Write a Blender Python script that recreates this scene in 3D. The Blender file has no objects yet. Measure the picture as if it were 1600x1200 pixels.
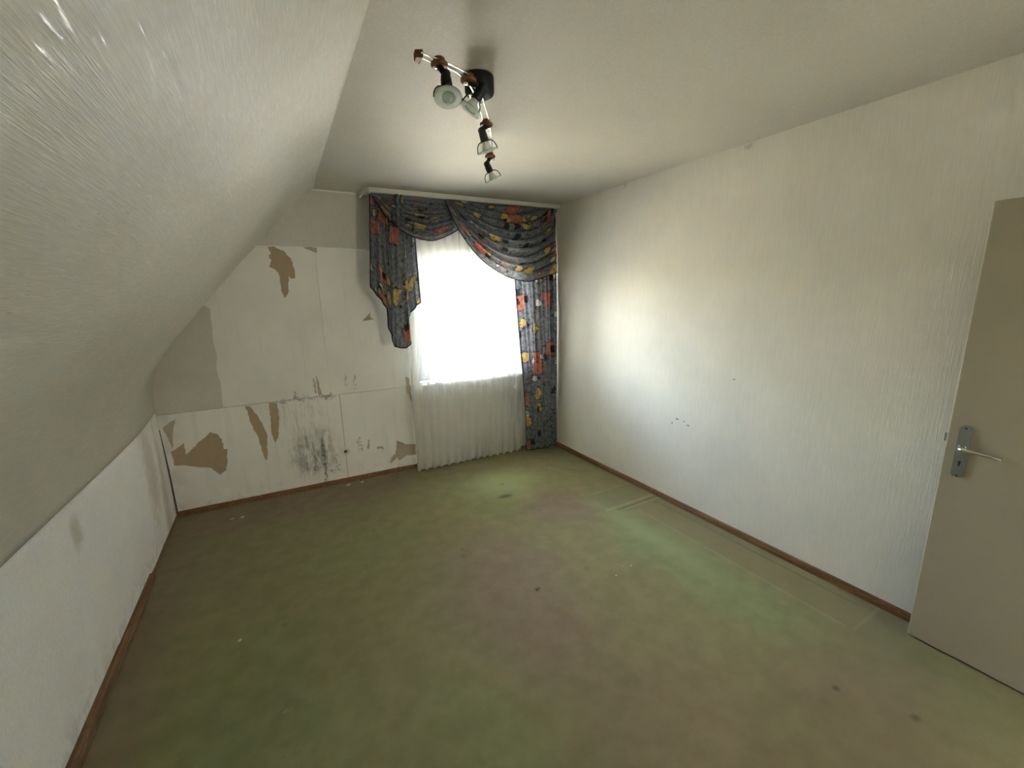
import bpy, bmesh, math, random
from mathutils import Vector, Matrix
random.seed(7)
SC = bpy.context.scene
COL = SC.collection
PI = math.pi

# ------------------------------------------------------------------ camera
F_PX, YAW, PITCH, ROLL, CAM_H = 656.365, 0.51467, 0.20691, -0.0213, 1.66072
XR, YB, ZC, SK = 2.63739, 3.8492, 2.53515, -0.03689      # right wall, window wall, ceiling, window wall skew
XL = -0.828
cd = bpy.data.cameras.new('camera'); cam = bpy.data.objects.new('camera', cd); COL.objects.link(cam)
fw = Vector((math.sin(YAW)*math.cos(PITCH), math.cos(YAW)*math.cos(PITCH), -math.sin(PITCH)))
rt = Vector((math.cos(YAW), -math.sin(YAW), 0)); up = rt.cross(fw)
r2 = math.cos(ROLL)*rt + math.sin(ROLL)*up; u2 = -math.sin(ROLL)*rt + math.cos(ROLL)*up
cam.matrix_world = Matrix(((r2.x, u2.x, -fw.x, 0), (r2.y, u2.y, -fw.y, 0), (r2.z, u2.z, -fw.z, CAM_H), (0, 0, 0, 1)))
cd.sensor_fit = 'HORIZONTAL'; cd.sensor_width = 36; cd.lens = F_PX/1600*36; cd.clip_start = 0.02
SC.camera = cam

# ------------------------------------------------------------------ light
SC.view_settings.view_transform = 'Standard'; SC.view_settings.look = 'None'
SC.view_settings.gamma = 1.0; SC.view_settings.use_curve_mapping = False
SC.view_settings.exposure = 3.25
SKY_STRENGTH, SUN_ENERGY, HALL_POWER = 1.85, 9.5, 4.6
w = bpy.data.worlds.new('sky'); SC.world = w; w.use_nodes = True
nt = w.node_tree; bg = nt.nodes['Background']
sk = nt.nodes.new('ShaderNodeTexSky'); sk.sky_type = 'NISHITA'; sk.sun_disc = False
sk.sun_elevation = math.radians(48); sk.sun_rotation = math.radians(-82); sk.air_density = 1.2; sk.dust_density = 1.5
hz_ = nt.nodes.new('ShaderNodeHueSaturation'); hz_.inputs['Saturation'].default_value = .62; nt.links.new(sk.outputs['Color'], hz_.inputs['Color'])   # hazy day
nt.links.new(hz_.outputs['Color'], bg.inputs['Color']); bg.inputs['Strength'].default_value = SKY_STRENGTH
sd = bpy.data.lights.new('sun', 'SUN'); sun = bpy.data.objects.new('sun', sd); COL.objects.link(sun)
sd.energy = SUN_ENERGY; sd.angle = math.radians(0.6); sd.color = (1.0, 0.90, 0.74)
sun.rotation_euler = Vector((0.70, -0.10, -0.95)).to_track_quat('-Z', 'Y').to_euler()

def gy(x, n=0.0):                      # y of a point n metres in front of the window wall
    return YB + SK*(x - XR) - n

pd = bpy.data.lights.new('window_portal', 'AREA'); po = bpy.data.objects.new('window_portal', pd); COL.objects.link(po)
pd.shape = 'RECTANGLE'; pd.size = 1.14; pd.size_y = 1.26; pd.cycles.is_portal = True
po.location = (1.77, gy(1.77, -0.31), 1.46); po.rotation_euler = (math.radians(-90), 0, math.atan(SK))
SC.cycles.max_bounces = 14; SC.cycles.diffuse_bounces = 8; SC.cycles.transparent_max_bounces = 16
SC.cycles.sample_clamp_indirect = 6.0

# ------------------------------------------------------------------ helpers
def mesh_obj(name, verts, faces, mat=None, parent=None, smooth=False, uvs=None, kind=None):
    me = bpy.data.meshes.new(name); me.from_pydata([tuple(v) for v in verts], [], faces); me.update()
    if uvs is not None:
        l = me.uv_layers.new(name='UVMap')
        for p in me.polygons:
            for li in p.loop_indices:
                l.data[li].uv = uvs[me.loops[li].vertex_index]
    if smooth:
        for p in me.polygons: p.use_smooth = True
    if mat: me.materials.append(mat)
    o = bpy.data.objects.new(name, me); COL.objects.link(o)
    if parent: o.parent = parent
    if kind: o['kind'] = kind
    return o
def bm_obj(name, bm, mat=None, parent=None, smooth=False, kind=None):
    bmesh.ops.recalc_face_normals(bm, faces=bm.faces)
    me = bpy.data.meshes.new(name); bm.to_mesh(me); bm.free()
    if smooth:
        for p in me.polygons: p.use_smooth = True
    if mat: me.materials.append(mat)
    o = bpy.data.objects.new(name, me); COL.objects.link(o)
    if parent: o.parent = parent
    if kind: o['kind'] = kind
    return o
def thing(name, label, cat, loc=(0, 0, 0), group=None, kind=None):
    o = bpy.data.objects.new(name, None); COL.objects.link(o); o.location = loc; o.empty_display_size = 0.05
    tag(o, label, cat, group, kind); return o
def tag(o, label=None, cat=None, group=None, kind=None):
    if label: o['label'] = label
    if cat: o['category'] = cat
    if group: o['group'] = group
    if kind: o['kind'] = kind
    return o
def adopt(o, parent):                  # parent without moving
    o.parent = parent; o.matrix_parent_inverse = Matrix.Translation(-parent.location)
    return o
def box(bm, lo, hi, fn=None):
    x0, y0, z0 = lo; x1, y1, z1 = hi
    P = [(x0,y0,z0),(x1,y0,z0),(x1,y1,z0),(x0,y1,z0),(x0,y0,z1),(x1,y0,z1),(x1,y1,z1),(x0,y1,z1)]
    if fn: P = [fn(*p) for p in P]
    v = [bm.verts.new(p) for p in P]
    for f in ((0,3,2,1),(4,5,6,7),(0,1,5,4),(1,2,6,5),(2,3,7,6),(3,0,4,7)): bm.faces.new([v[i] for i in f])
def gbox(bm, x0, x1, n0, n1, z0, z1):  # box aligned to the window wall
    box(bm, (x0, n0, z0), (x1, n1, z1), lambda x, n, z: (x, gy(x, n), z))
def bevel(bm, r, seg=2):
    bmesh.ops.bevel(bm, geom=list(bm.edges), offset=r, segments=seg, affect='EDGES', profile=0.5)
def prism(bm, pts, fn, d0, d1):        # polygon pts (a,b) extruded between depths
    A = [bm.verts.new(fn(a, b, d0)) for a, b in pts]; B = [bm.verts.new(fn(a, b, d1)) for a, b in pts]
    n = len(pts); bm.faces.new(A); bm.faces.new(B[::-1])
    for i in range(n): bm.faces.new((A[i], B[i], B[(i+1) % n], A[(i+1) % n]))
def wallpoly(name, pts, d0, d1, mat, parent):   # thin piece lying on the window wall
    bm = bmesh.new(); prism(bm, pts, lambda x, z, n: (x, gy(x, n), z), d0, d1)
    bm.normal_update(); bmesh.ops.triangulate(bm, faces=[f for f in bm.faces if len(f.verts) > 4])
    return bm_obj(name, bm, mat, parent)
def rough_edge(pts, amp, seg):         # ragged torn outline
    out = []
    n = len(pts)
    for i in range(n):
        a = Vector(pts[i]).to_3d(); b = Vector(pts[(i+1) % n]).to_3d(); L = (b-a).length
        k = max(1, int(L/seg)); nn = Vector((-(b-a).y, (b-a).x, 0)).normalized()
        for j in range(k):
            p = a.lerp(b, j/k) + (nn*random.uniform(-amp, amp) if j else Vector())
            out.append((p.x, p.y))
    return out
def frame_of(d):
    d = d.normalized(); a = Vector((0, 0, 1)) if abs(d.z) < 0.9 else Vector((1, 0, 0))
    s = d.cross(a).normalized(); return s, d.cross(s).normalized()
def tube(bm, pts, r, seg=8, caps=True):
    pts = [Vector(p) for p in pts]; rs = r if isinstance(r, (list, tuple)) else [r]*len(pts); rings = []; s = None
    for i, p in enumerate(pts):
        d = (pts[min(i+1, len(pts)-1)] - pts[max(i-1, 0)]).normalized()
        if s is None: s, t = frame_of(d)
        else:
            s = (s - d*s.dot(d)).normalized(); t = d.cross(s)
        rings.append([bm.verts.new(p + (s*math.cos(2*PI*k/seg) + t*math.sin(2*PI*k/seg))*rs[i]) for k in range(seg)])
    for a, b in zip(rings, rings[1:]):
        for k in range(seg): bm.faces.new((a[k], a[(k+1) % seg], b[(k+1) % seg], b[k]))
    if caps: bm.faces.new(rings[0][::-1]); bm.faces.new(rings[-1])
def lathe(bm, o, d, prof, seg=28):     # prof: (distance along d, radius)
    o = Vector(o); d = Vector(d).normalized(); s, t = frame_of(d); rings = []
    for h, r in prof:
        if r < 1e-6: rings.append([bm.verts.new(o + d*h)])
        else: rings.append([bm.verts.new(o + d*h + (s*math.cos(2*PI*k/seg) + t*math.sin(2*PI*k/seg))*r) for k in range(seg)])
    for a, b in zip(rings, rings[1:]):
        if len(a) == 1 and len(b) == 1: continue
        for k in range(seg):
            k1 = (k+1) % seg
            if len(a) == 1: bm.faces.new((a[0], b[k1], b[k]))
            elif len(b) == 1: bm.faces.new((a[k], a[k1], b[0]))
            else: bm.faces.new((a[k], a[k1], b[k1], b[k]))
def catmull(P, n):
    P = [Vector(p) for p in P]; out = []
    Q = [P[0]*2 - P[1]] + P + [P[-1]*2 - P[-2]]
    for i in range(len(P)-1):
        a, b, c, d = Q[i:i+4]
        for k in range(n):
            t = k/n
            out.append(0.5*((2*b) + (c-a)*t + (2*a-5*b+4*c-d)*t*t + (3*b-3*c+d-a)*t**3))
    out.append(P[-1]); return out
def resample(P, n):
    L = [0]
    for a, b in zip(P, P[1:]): L.append(L[-1] + (b-a).length)
    out = []; j = 0
    for i in range(n):
        s = L[-1]*i/(n-1)
        while j < len(P)-2 and L[j+1] < s: j += 1
        t = (s-L[j])/max(1e-9, L[j+1]-L[j]); out.append(P[j].lerp(P[j+1], min(1, max(0, t))))
    return out
def sstep(a, b, x):
    t = max(0, min(1, (x-a)/(b-a))); return t*t*(3-2*t)

# ------------------------------------------------------------------ node helper
class N:
    def __init__(s, name):
        s.m = bpy.data.materials.new(name); s.m.use_nodes = True; s.t = s.m.node_tree; s.t.nodes.clear()
        s.out = s.t.nodes.new('ShaderNodeOutputMaterial'); s.tc = None
    def set(s, sock, v):
        if v is None: return
        if hasattr(v, 'is_output') or isinstance(v, bpy.types.NodeSocket): s.t.links.new(v, sock)
        elif isinstance(v, (tuple, list)) and len(v) == 3 and sock.type == 'RGBA': sock.default_value = (*v, 1)
        else: sock.default_value = v
    def coord(s, kind='Object'):
        if not s.tc: s.tc = s.t.nodes.new('ShaderNodeTexCoord')
        return s.tc.outputs[kind]
    def math(s, op, a, b=None, c=None, clamp=False):
        n = s.t.nodes.new('ShaderNodeMath'); n.operation = op; n.use_clamp = clamp
        for i, v in enumerate((a, b, c)):
            if v is not None: s.set(n.inputs[i], v)
        return n.outputs[0]
    def mapping(s, v, scale=(1,1,1), loc=(0,0,0), rot=(0,0,0)):
        n = s.t.nodes.new('ShaderNodeMapping'); s.set(n.inputs['Vector'], v)
        n.inputs['Scale'].default_value = scale; n.inputs['Location'].default_value = loc; n.inputs['Rotation'].default_value = rot
        return n.outputs[0]
    def noise(s, v, scale, detail=4, rough=0.55, dist=0.0, col=False):
        n = s.t.nodes.new('ShaderNodeTexNoise'); s.set(n.inputs['Vector'], v); n.inputs['Scale'].default_value = scale
        n.inputs['Detail'].default_value = detail; n.inputs['Roughness'].default_value = rough; n.inputs['Distortion'].default_value = dist
        return n.outputs['Color' if col else 'Fac']
    def voronoi(s, v, scale, feature='F1', metric='EUCLIDEAN', rand=1.0):
        n = s.t.nodes.new('ShaderNodeTexVoronoi'); n.feature = feature
        if feature != 'DISTANCE_TO_EDGE': n.distance = metric
        s.set(n.inputs['Vector'], v); n.inputs['Scale'].default_value = scale; n.inputs['Randomness'].default_value = rand
        return n
    def rng(s, v, a, b, c=0.0, d=1.0, smooth=True):
        n = s.t.nodes.new('ShaderNodeMapRange'); n.interpolation_type = 'SMOOTHSTEP' if smooth else 'LINEAR'
        s.set(n.inputs[0], v)
        for i, k in enumerate((a, b, c, d)): n.inputs[i+1].default_value = k
        return n.outputs[0]
    def mix(s, f, a, b, mode='MIX'):
        n = s.t.nodes.new('ShaderNodeMix'); n.data_type = 'RGBA'; n.blend_type = mode
        s.set(n.inputs[0], f); s.set(n.inputs[6], a); s.set(n.inputs[7], b); return n.outputs[2]
    def xyz(s, v):
        n = s.t.nodes.new('ShaderNodeSeparateXYZ'); s.set(n.inputs[0], v); return n.outputs
    def vadd(s, a, b, op='ADD'):
        n = s.t.nodes.new('ShaderNodeVectorMath'); n.operation = op; s.set(n.inputs[0], a)
        if op == 'SCALE': s.set(n.inputs[3], b)
        else: s.set(n.inputs[1], b)
        return n.outputs[0]
    def bump(s, h, strength=0.2, dist=0.002, normal=None):
        n = s.t.nodes.new('ShaderNodeBump'); s.set(n.inputs['Height'], h); n.inputs['Strength'].default_value = strength
        n.inputs['Distance'].default_value = dist; s.set(n.inputs['Normal'], normal); return n.outputs[0]
    def bsdf(s, col, rough=0.6, spec=0.5, metal=0.0, normal=None, **kw):
        n = s.t.nodes.new('ShaderNodeBsdfPrincipled'); s.set(n.inputs['Base Color'], col); s.set(n.inputs['Roughness'], rough)
        s.set(n.inputs['Specular IOR Level'], spec); n.inputs['Metallic'].default_value = metal; s.set(n.inputs['Normal'], normal)
        for k, v in kw.items(): s.set(n.inputs[k.replace('_', ' ')], v)
        return n.outputs[0]
    def sh(s, kind, **kw):
        n = s.t.nodes.new('ShaderNodeBsdf'+kind)
        for k, v in kw.items(): s.set(n.inputs[k], v)
        return n.outputs[0]
    def mixs(s, f, a, b):
        n = s.t.nodes.new('ShaderNodeMixShader'); s.set(n.inputs[0], f); s.set(n.inputs[1], a); s.set(n.inputs[2], b); return n.outputs[0]
    def done(s, sh): s.t.links.new(sh, s.out.inputs['Surface']); return s.m
    # masks in plan (two coordinate outputs), soft edges
    def boxm(s, a, b, a0, a1, b0, b1, e):
        m = s.math('MULTIPLY', s.rng(a, a0-e, a0+e), s.rng(a, a1-e, a1+e, 1, 0))
        return s.math('MULTIPLY', m, s.math('MULTIPLY', s.rng(b, b0-e, b0+e), s.rng(b, b1-e, b1+e, 1, 0)))
    def blob(s, a, b, ca, cb, ra, rb, inner=0.4, outer=1.0, warp=None, wamp=0.0):
        u = s.math('DIVIDE', s.math('SUBTRACT', a, ca), ra); v = s.math('DIVIDE', s.math('SUBTRACT', b, cb), rb)
        d = s.math('SQRT', s.math('ADD', s.math('MULTIPLY', u, u), s.math('MULTIPLY', v, v)))
        if warp is not None: d = s.math('ADD', d, s.math('MULTIPLY', s.math('SUBTRACT', warp, 0.5), wamp))
        return s.rng(d, inner, outer, 1, 0)
    def add(s, *ms):
        r = ms[0]
        for m in ms[1:]: r = s.math('MAXIMUM', r, m)
        return r

def simple(name, col, rough=0.5, spec=0.5, metal=0.0, nscale=0, namp=0.0, **kw):
    n = N(name); c = col
    if nscale:
        f = n.noise(n.coord(), nscale, 5); c = n.mix(f, tuple(x*(1-namp) for x in col), tuple(min(1, x*(1+namp)) for x in col))
    return n.done(n.bsdf(c, rough, spec, metal, **kw))

# ---- wallpapers
def wallpaper(name, col, axis, rough=0.42, bump=0.5, spec=0.5, spots=None, fibre=(260, 9), stain=0.06, glint=False):
    """fibre wallpaper; axis: which coordinate runs along the fibres ('z' upright, 'y' horizontal)"""
    n = N(name); co = n.coord(); x, y, z = n.xyz(co)
    a, b = fibre
    sc = {'z': (a, a, b), 'y': (a, b, a), 's': (b, a*0.55, b)}[axis]
    fib = n.noise(n.mapping(co, sc), 1.0, 3, 0.6)
    sc2 = {'z': (40, 40, 1.6), 'y': (40, 1.6, 40), 's': (2.2, 26, 2.2)}[axis]
    wide = n.noise(n.mapping(co, sc2), 1.0, 4, 0.6)
    blotch = n.noise(co, 1.7, 4, 0.6)
    c = n.mix(n.rng(blotch, 0.3, 0.7), tuple(v*(1-stain) for v in col), tuple(min(1, v*(1+stain*0.5)) for v in col))
    c = n.mix(n.rng(fib, 0.35, 0.75), n.mix(1.0, c, (0.93, 0.93, 0.92), 'MULTIPLY'), c)
    if spots: c = spots(n, c, x, y, z)
    hgt = n.math('ADD', n.math('MULTIPLY', fib, 0.7), n.math('MULTIPLY', wide, 0.6))
    rr = n.rng(fib, 0.3, 0.7, rough+0.12, rough-0.06)
    if glint:
        gl = n.noise(n.mapping(co, (170, 16, 170)), 1.0, 2, 0.5); g = n.rng(gl, .60, .66); rr = n.math('SUBTRACT', rr, n.math('MULTIPLY', g, .24)); spec = n.math('ADD', spec, n.math('MULTIPLY', g, .12))
    return n.done(n.bsdf(c, rr, spec, normal=n.bump(hgt, bump, 0.002)))
def right_spots(n, c, x, y, z):
    m = n.add(n.blob(y, z, 2.086, .703, .02, .009), n.blob(y, z, 1.985, .677, .017, .008), n.blob(y, z, 2.02, .70, .008, .008),
              n.blob(y, z, 1.656, 1.084, .012, .006), n.blob(y, z, 2.13, .66, .008, .012))
    return n.mix(n.math('MULTIPLY', m, 0.8), c, (0.12, 0.12, 0.12))
def left_spots(n, c, x, y, z):
    wn = n.noise(n.coord(), 14, 5)
    m = n.add(n.blob(y, z, 3.45, .55, .22, .5, .2, 1.1, wn, 1.2), n.blob(y, z, 2.3, .72, .06, .1, .3, 1.1, wn, 1.0),
              n.blob(y, z, 3.75, .3, .12, .6, .2, 1.1, wn, 1.2))
    c = n.mix(n.math('MULTIPLY', m, 0.55), c, (0.42, 0.36, 0.26))
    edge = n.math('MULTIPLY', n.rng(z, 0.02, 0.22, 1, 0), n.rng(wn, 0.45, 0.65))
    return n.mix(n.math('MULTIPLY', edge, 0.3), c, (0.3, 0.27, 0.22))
M = {}
M['paper_right'] = wallpaper('woven_wallpaper', (0.78, 0.745, 0.66), 'z', 0.54, 0.7, 0.26, right_spots)
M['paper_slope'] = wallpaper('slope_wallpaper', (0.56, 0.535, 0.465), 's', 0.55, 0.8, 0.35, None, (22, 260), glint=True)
M['paper_left'] = wallpaper('knee_wallpaper', (0.87, 0.865, 0.86), 'z', 0.6, 0.3, 0.3, left_spots, (120, 60))
M['paper_rear'] = wallpaper('rear_wallpaper', (0.80, 0.78, 0.71), 'z', 0.5, 0.3)
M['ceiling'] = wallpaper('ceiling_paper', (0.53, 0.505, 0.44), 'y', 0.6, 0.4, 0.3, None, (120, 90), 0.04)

# ---- bare plasterboard with damp and mould
n = N('bare_plasterboard'); co = n.coord(); x, y, z = n.xyz(co)
c = n.mix(n.rng(n.noise(co, 2.2, 5), .3, .7), (.76, .735, .67), (.83, .81, .75))
vst = n.noise(n.mapping(co, (16, 16, 1.3)), 1.0, 4, .6)
c = n.mix(n.math('MULTIPLY', n.rng(vst, .55, .8), .25), c, (.46, .44, .39))
wn = n.noise(co, 16, 6, .65); wf = n.noise(co, 45, 6, .7); ws = n.noise(n.mapping(co, (40, 40, 7)), 1.0, 6, .65)
# broad grey mould cloud
m1 = n.math('MULTIPLY', n.blob(x, z, .20, .33, .26, .30, .1, 1.0, wn, 1.0), n.rng(ws, .32, .62))
m1b = n.math('MULTIPLY', n.blob(x, z, .15, .70, .36, .30, .0, 1.0, wn, .8), n.rng(ws, .45, .8))
c = n.mix(n.math('MULTIPLY', m1, .92), c, (.17, .16, .14)); c = n.mix(n.math('MULTIPLY', m1b, .65), c, (.27, .25, .22))
# black streaks: upright crack, ledge and horizontal joint
w2 = n.math('ADD', x, n.math('MULTIPLY', n.math('SUBTRACT', n.noise(co, 22, 4), .5), .10))
w3 = n.math('ADD', z, n.math('MULTIPLY', n.math('SUBTRACT', n.noise(co, 20, 5), .5), .12))
k1 = n.math('MULTIPLY', n.boxm(w2, z, .262, .280, .04, .45, .012), n.rng(wf, .36, .58))
k2 = n.math('MULTIPLY', n.boxm(x, w3, .09, .27, .185, .20, .016), n.rng(wf, .40, .62))
k2b = n.math('MULTIPLY', n.boxm(x, w3, .28, .40, .13, .15, .016), n.rng(wf, .42, .62))
k3 = n.math('MULTIPLY', n.boxm(x, w3, -.03, .40, .825, .842, .014), n.rng(wf, .42, .62))
k4 = n.math('MULTIPLY', n.blob(x, z, .36, .825, .07, .035, .2, 1.0, wn, .8), n.rng(wf, .4, .6))
k5 = n.math('MULTIPLY', n.boxm(w2, z, .37, .395, .12, .30, .02), n.rng(wf, .46, .64))
k6 = n.math('MULTIPLY', n.add(n.boxm(w2, z, .59, .60, .86, 1.0, .014), n.boxm(w2, z, .515, .522, .9, 1.02, .012), n.boxm(w2, z, .585, .60, .27, .42, .012), n.boxm(w2, z, .56, .567, .27, .40, .012)), n.rng(wf, .42, .6))
k7 = n.math('MULTIPLY', n.boxm(w2, z, .10, .13, .84, .90, .02), n.rng(wf, .42, .6))
dark = n.add(k1, k2, k2b, k3, k4, k5, k6, k7)
c = n.mix(n.math('MULTIPLY', dark, .92), c, (.045, .042, .036))
# faint brown rims, smudges low on the wall
low = n.math('MULTIPLY', n.rng(z, .0, .28, 1, 0), n.rng(wn, .48, .72))
c = n.mix(n.math('MULTIPLY', low, .35), c, (.36, .32, .25))
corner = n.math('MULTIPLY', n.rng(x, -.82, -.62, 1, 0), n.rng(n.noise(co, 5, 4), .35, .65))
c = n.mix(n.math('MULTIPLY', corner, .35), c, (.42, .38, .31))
M['board'] = n.done(n.bsdf(c, .78, .25, normal=n.bump(n.noise(co, 60, 5), .12, .002)))
M['joint'] = simple('dark_board_joint', (.10, .095, .085), .9, .1)
M['remnant'] = wallpaper('old_wallpaper_remnant', (.64, .61, .54), 'z', .6, .35, .3, None, (150, 20), .08)
M['torn'] = simple('brown_paper_core', (.43, .33, .215), .85, .15, nscale=30, namp=.10)
M['torn_pale'] = simple('pale_brown_paper_core', (.46, .385, .29), .85, .15, nscale=40, namp=.14)

# ---- carpet
n = N('green_carpet'); co = n.coord(); x, y, z = n.xyz(co)
wn = n.noise(co, 2.6, 5, .6); wm = n.noise(co, 9, 5, .6); ws = n.noise(n.mapping(co, (14, 5, 1), rot=(0, 0, .5)), 1.0, 4)
olive = n.mix(n.rng(wm, .3, .7), (.205, .180, .078), (.245, .215, .098))
brown = n.mix(n.rng(wm, .3, .7), (.212, .152, .088), (.252, .186, .110))
green = n.mix(n.rng(wm, .3, .7), (.195, .212, .082), (.235, .252, .108))
gm = n.add(n.blob(x, y, 2.08, 1.45, .30, 1.25, .3, 1.2, wn, 1.0), n.math('MULTIPLY', n.blob(x, y, -.30, 1.5, .55, 1.2, .2, 1.2, wn, 1.1), .85),
           n.math('MULTIPLY', n.blob(x, y, .25, 2.7, .6, .5, .1, 1.2, wn, 1.4), .55), n.math('MULTIPLY', n.blob(x, y, .55, 1.15, .35, .6, .2, 1.2, wn, 1.4), .6),
           n.math('MULTIPLY', n.blob(x, y, 2.25, .45, .35, .35, .3, 1.2, wn, 1.0), .8), n.blob(x, y, 1.60, 3.0, .7, .7, .2, 1.1, wn, 1.0))
c = n.mix(n.math('MULTIPLY', gm, .85), olive, green)
worn = n.add(n.blob(x, y, 1.05, 1.85, .50, .85, .3, 1.2, wn, 1.1), n.blob(x, y, 1.85, 2.55, .38, .50, .2, 1.2, wn, 1.1), n.math('MULTIPLY', n.blob(x, y, 1.2, .8, .5, .7, .2, 1.3, wn, 1.3), .7),
             n.math('MULTIPLY', n.blob(x, y, 1.95, .55, .45, .35, .2, 1.2, wn, 1.2), .8),
             n.math('MULTIPLY', n.rng(y, 3.36, 3.56), n.rng(x, .75, 1.15, .85, .1)), n.math('MULTIPLY', n.rng(x, -.50, -.75), .7))
c = n.mix(n.math('MULTIPLY', worn, .92), c, brown)
c = n.mix(n.math('MULTIPLY', n.blob(x, y, 1.85, .35, .75, .55, .2, 1.25, wn, .8), .55), c, (.130, .104, .050))   # darker brown patch inside the door
c = n.mix(n.math('MULTIPLY', n.blob(x, y, 1.66, 3.1, .45, .42, .1, 1.1, wn, 1.0), .75), c, (.36, .38, .175))  # pool of window light painted into the carpet colour
c = n.mix(n.math('MULTIPLY', n.blob(x, y, 2.13, 1.9, .13, .75, .1, 1.2, wn, .8), .6), c, (.285, .315, .145))
strip = n.boxm(x, y, 2.335, 2.64, .74, 2.19, .012); c = n.mix(n.math('MULTIPLY', strip, .5), c, (.22, .185, .085))
sq = n.boxm(x, y, 2.15, 2.64, 2.29, 2.53, .012); c = n.mix(n.math('MULTIPLY', sq, .5), c, (.20, .18, .085))
end = n.boxm(x, y, 2.30, 2.64, .58, .72, .02); c = n.mix(n.math('MULTIPLY', end, .4), c, (.17, .15, .08))
lines = n.add(n.boxm(x, y, 2.10, 2.64, 2.258, 2.276, .006), n.boxm(x, y, 2.24, 2.64, 2.20, 2.212, .006), n.math('MULTIPLY', n.boxm(x, y, 2.16, 2.6, 2.53, 2.545, .008), .5),
              n.math('MULTIPLY', n.boxm(x, y, 2.322, 2.336, .76, 2.15, .006), .45), n.math('MULTIPLY', n.boxm(x, y, 2.33, 2.62, .725, .738, .008), .5))
c = n.mix(n.math('MULTIPLY', lines, .36), c, (.42, .38, .22))
dl = n.add(n.boxm(x, y, 2.18, 2.62, 2.222, 2.238, .006), n.boxm(x, y, 2.545, 2.56, .8, 2.15, .006)); c = n.mix(n.math('MULTIPLY', dl, .35), c, (.07, .055, .03))
vs = n.voronoi(co, 5.5); spots = n.math('MULTIPLY', n.rng(vs.outputs['Distance'], .05, .16, 1, 0), n.rng(n.noise(co, 3.1, 2), .52, .62))
c = n.mix(n.math('MULTIPLY', spots, .28), c, (.07, .055, .035))
bl = n.add(n.blob(x, y, 1.16, 1.80, .022, .012, .3, 1), n.blob(x, y, 2.02, .40, .03, .022, .1, 1.1, wm, .8), n.blob(x, y, 1.9, .62, .025, .02, .1, 1), n.blob(x, y, 1.55, 2.9, .09, .05, .1, 1.1, wm, 1))
c = n.mix(n.math('MULTIPLY', bl, .7), c, (.055, .042, .022))
fl = n.noise(co, 420, 3, .7); c = n.mix(n.rng(fl, .3, .7), n.mix(1.0, c, (.80, .80, .80), 'MULTIPLY'), n.mix(1.0, c, (1.1, 1.1, 1.1), 'MULTIPLY'))
hh = n.math('ADD', n.math('MULTIPLY', fl, .5), n.math('MULTIPLY', n.add(lines, n.math('MULTIPLY', n.math('SUBTRACT', 1.0, strip), .3)), .6))
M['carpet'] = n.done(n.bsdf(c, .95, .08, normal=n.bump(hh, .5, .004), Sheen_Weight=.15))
M['lint'] = simple('carpet_lint', (.27, .245, .14), .95, .05, nscale=200, namp=.2)
M['scrap'] = simple('paper_scrap', (.50, .46, .35), .8, .2, nscale=60, namp=.1)

# ---- wood, metal, plastics
n = N('brown_skirting_wood'); co = n.coord()
g = n.noise(n.mapping(co, (60, 3.0, 60)), 1.0, 5, .6, .4); g2 = n.noise(n.mapping(co, (3.0, 60, 60)), 1.0, 5, .6, .4)
c = n.mix(n.rng(n.math('ADD', g, n.math('MULTIPLY', g2, .3)), .4, .9), (.12, .055, .020), (.255, .125, .048))
c = n.mix(n.math('MULTIPLY', n.rng(n.noise(co, 12, 4), .6, .72), .6), c, (.05, .028, .015))
M['skirting'] = n.done(n.bsdf(c, .45, .4))
n = N('red_brown_turned_wood'); co = n.coord(); g = n.noise(n.mapping(co, (90, 20, 90)), 1.0, 4)
M['lampwood'] = n.done(n.bsdf(n.mix(n.rng(g, .3, .7), (.13, .050, .018), (.23, .095, .036)), .6, .3))
M['black'] = simple('black_plastic', (.012, .012, .013), .42, .4)
M['chrome'] = simple('chrome', (.80, .80, .80), .10, .5, 1.0)
M['white'] = simple('white_rail_plastic', (.66, .64, .58), .45, .4, nscale=20, namp=.05)
M['frame'] = simple('white_window_plastic', (.80, .80, .79), .3, .5)
M['door'] = simple('cream_door_paint', (.335, .295, .215), .5, .35, nscale=7, namp=.03)
M['steel'] = simple('brushed_aluminium', (.40, .41, .40), .34, .5, 1.0, nscale=120, namp=.12)
M['lever'] = simple('polished_aluminium', (.72, .72, .70), .16, .5, 1.0)
n = N('frosted_lamp_glass'); M['frost'] = n.done(n.mixs(.34, n.sh('Transparent', Color=(.90, .95, .92)), n.bsdf((.66, .70, .67), .35, .6)))
n = N('lamp_reflector'); M['reflector'] = n.done(n.mixs(.75, n.sh('Transparent', Color=(.9, .92, .9)), n.bsdf((.60, .62, .58), .28, .6)))
n = N('window_glass'); lw = n.t.nodes.new('ShaderNodeFresnel'); lw.inputs['IOR'].default_value = 1.45
M['glass'] = n.done(n.mixs(lw.outputs[0], n.sh('Transparent', Color=(.96, .97, .97)), n.sh('Glossy', Color=(1, 1, 1), Roughness=.01)))

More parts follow.
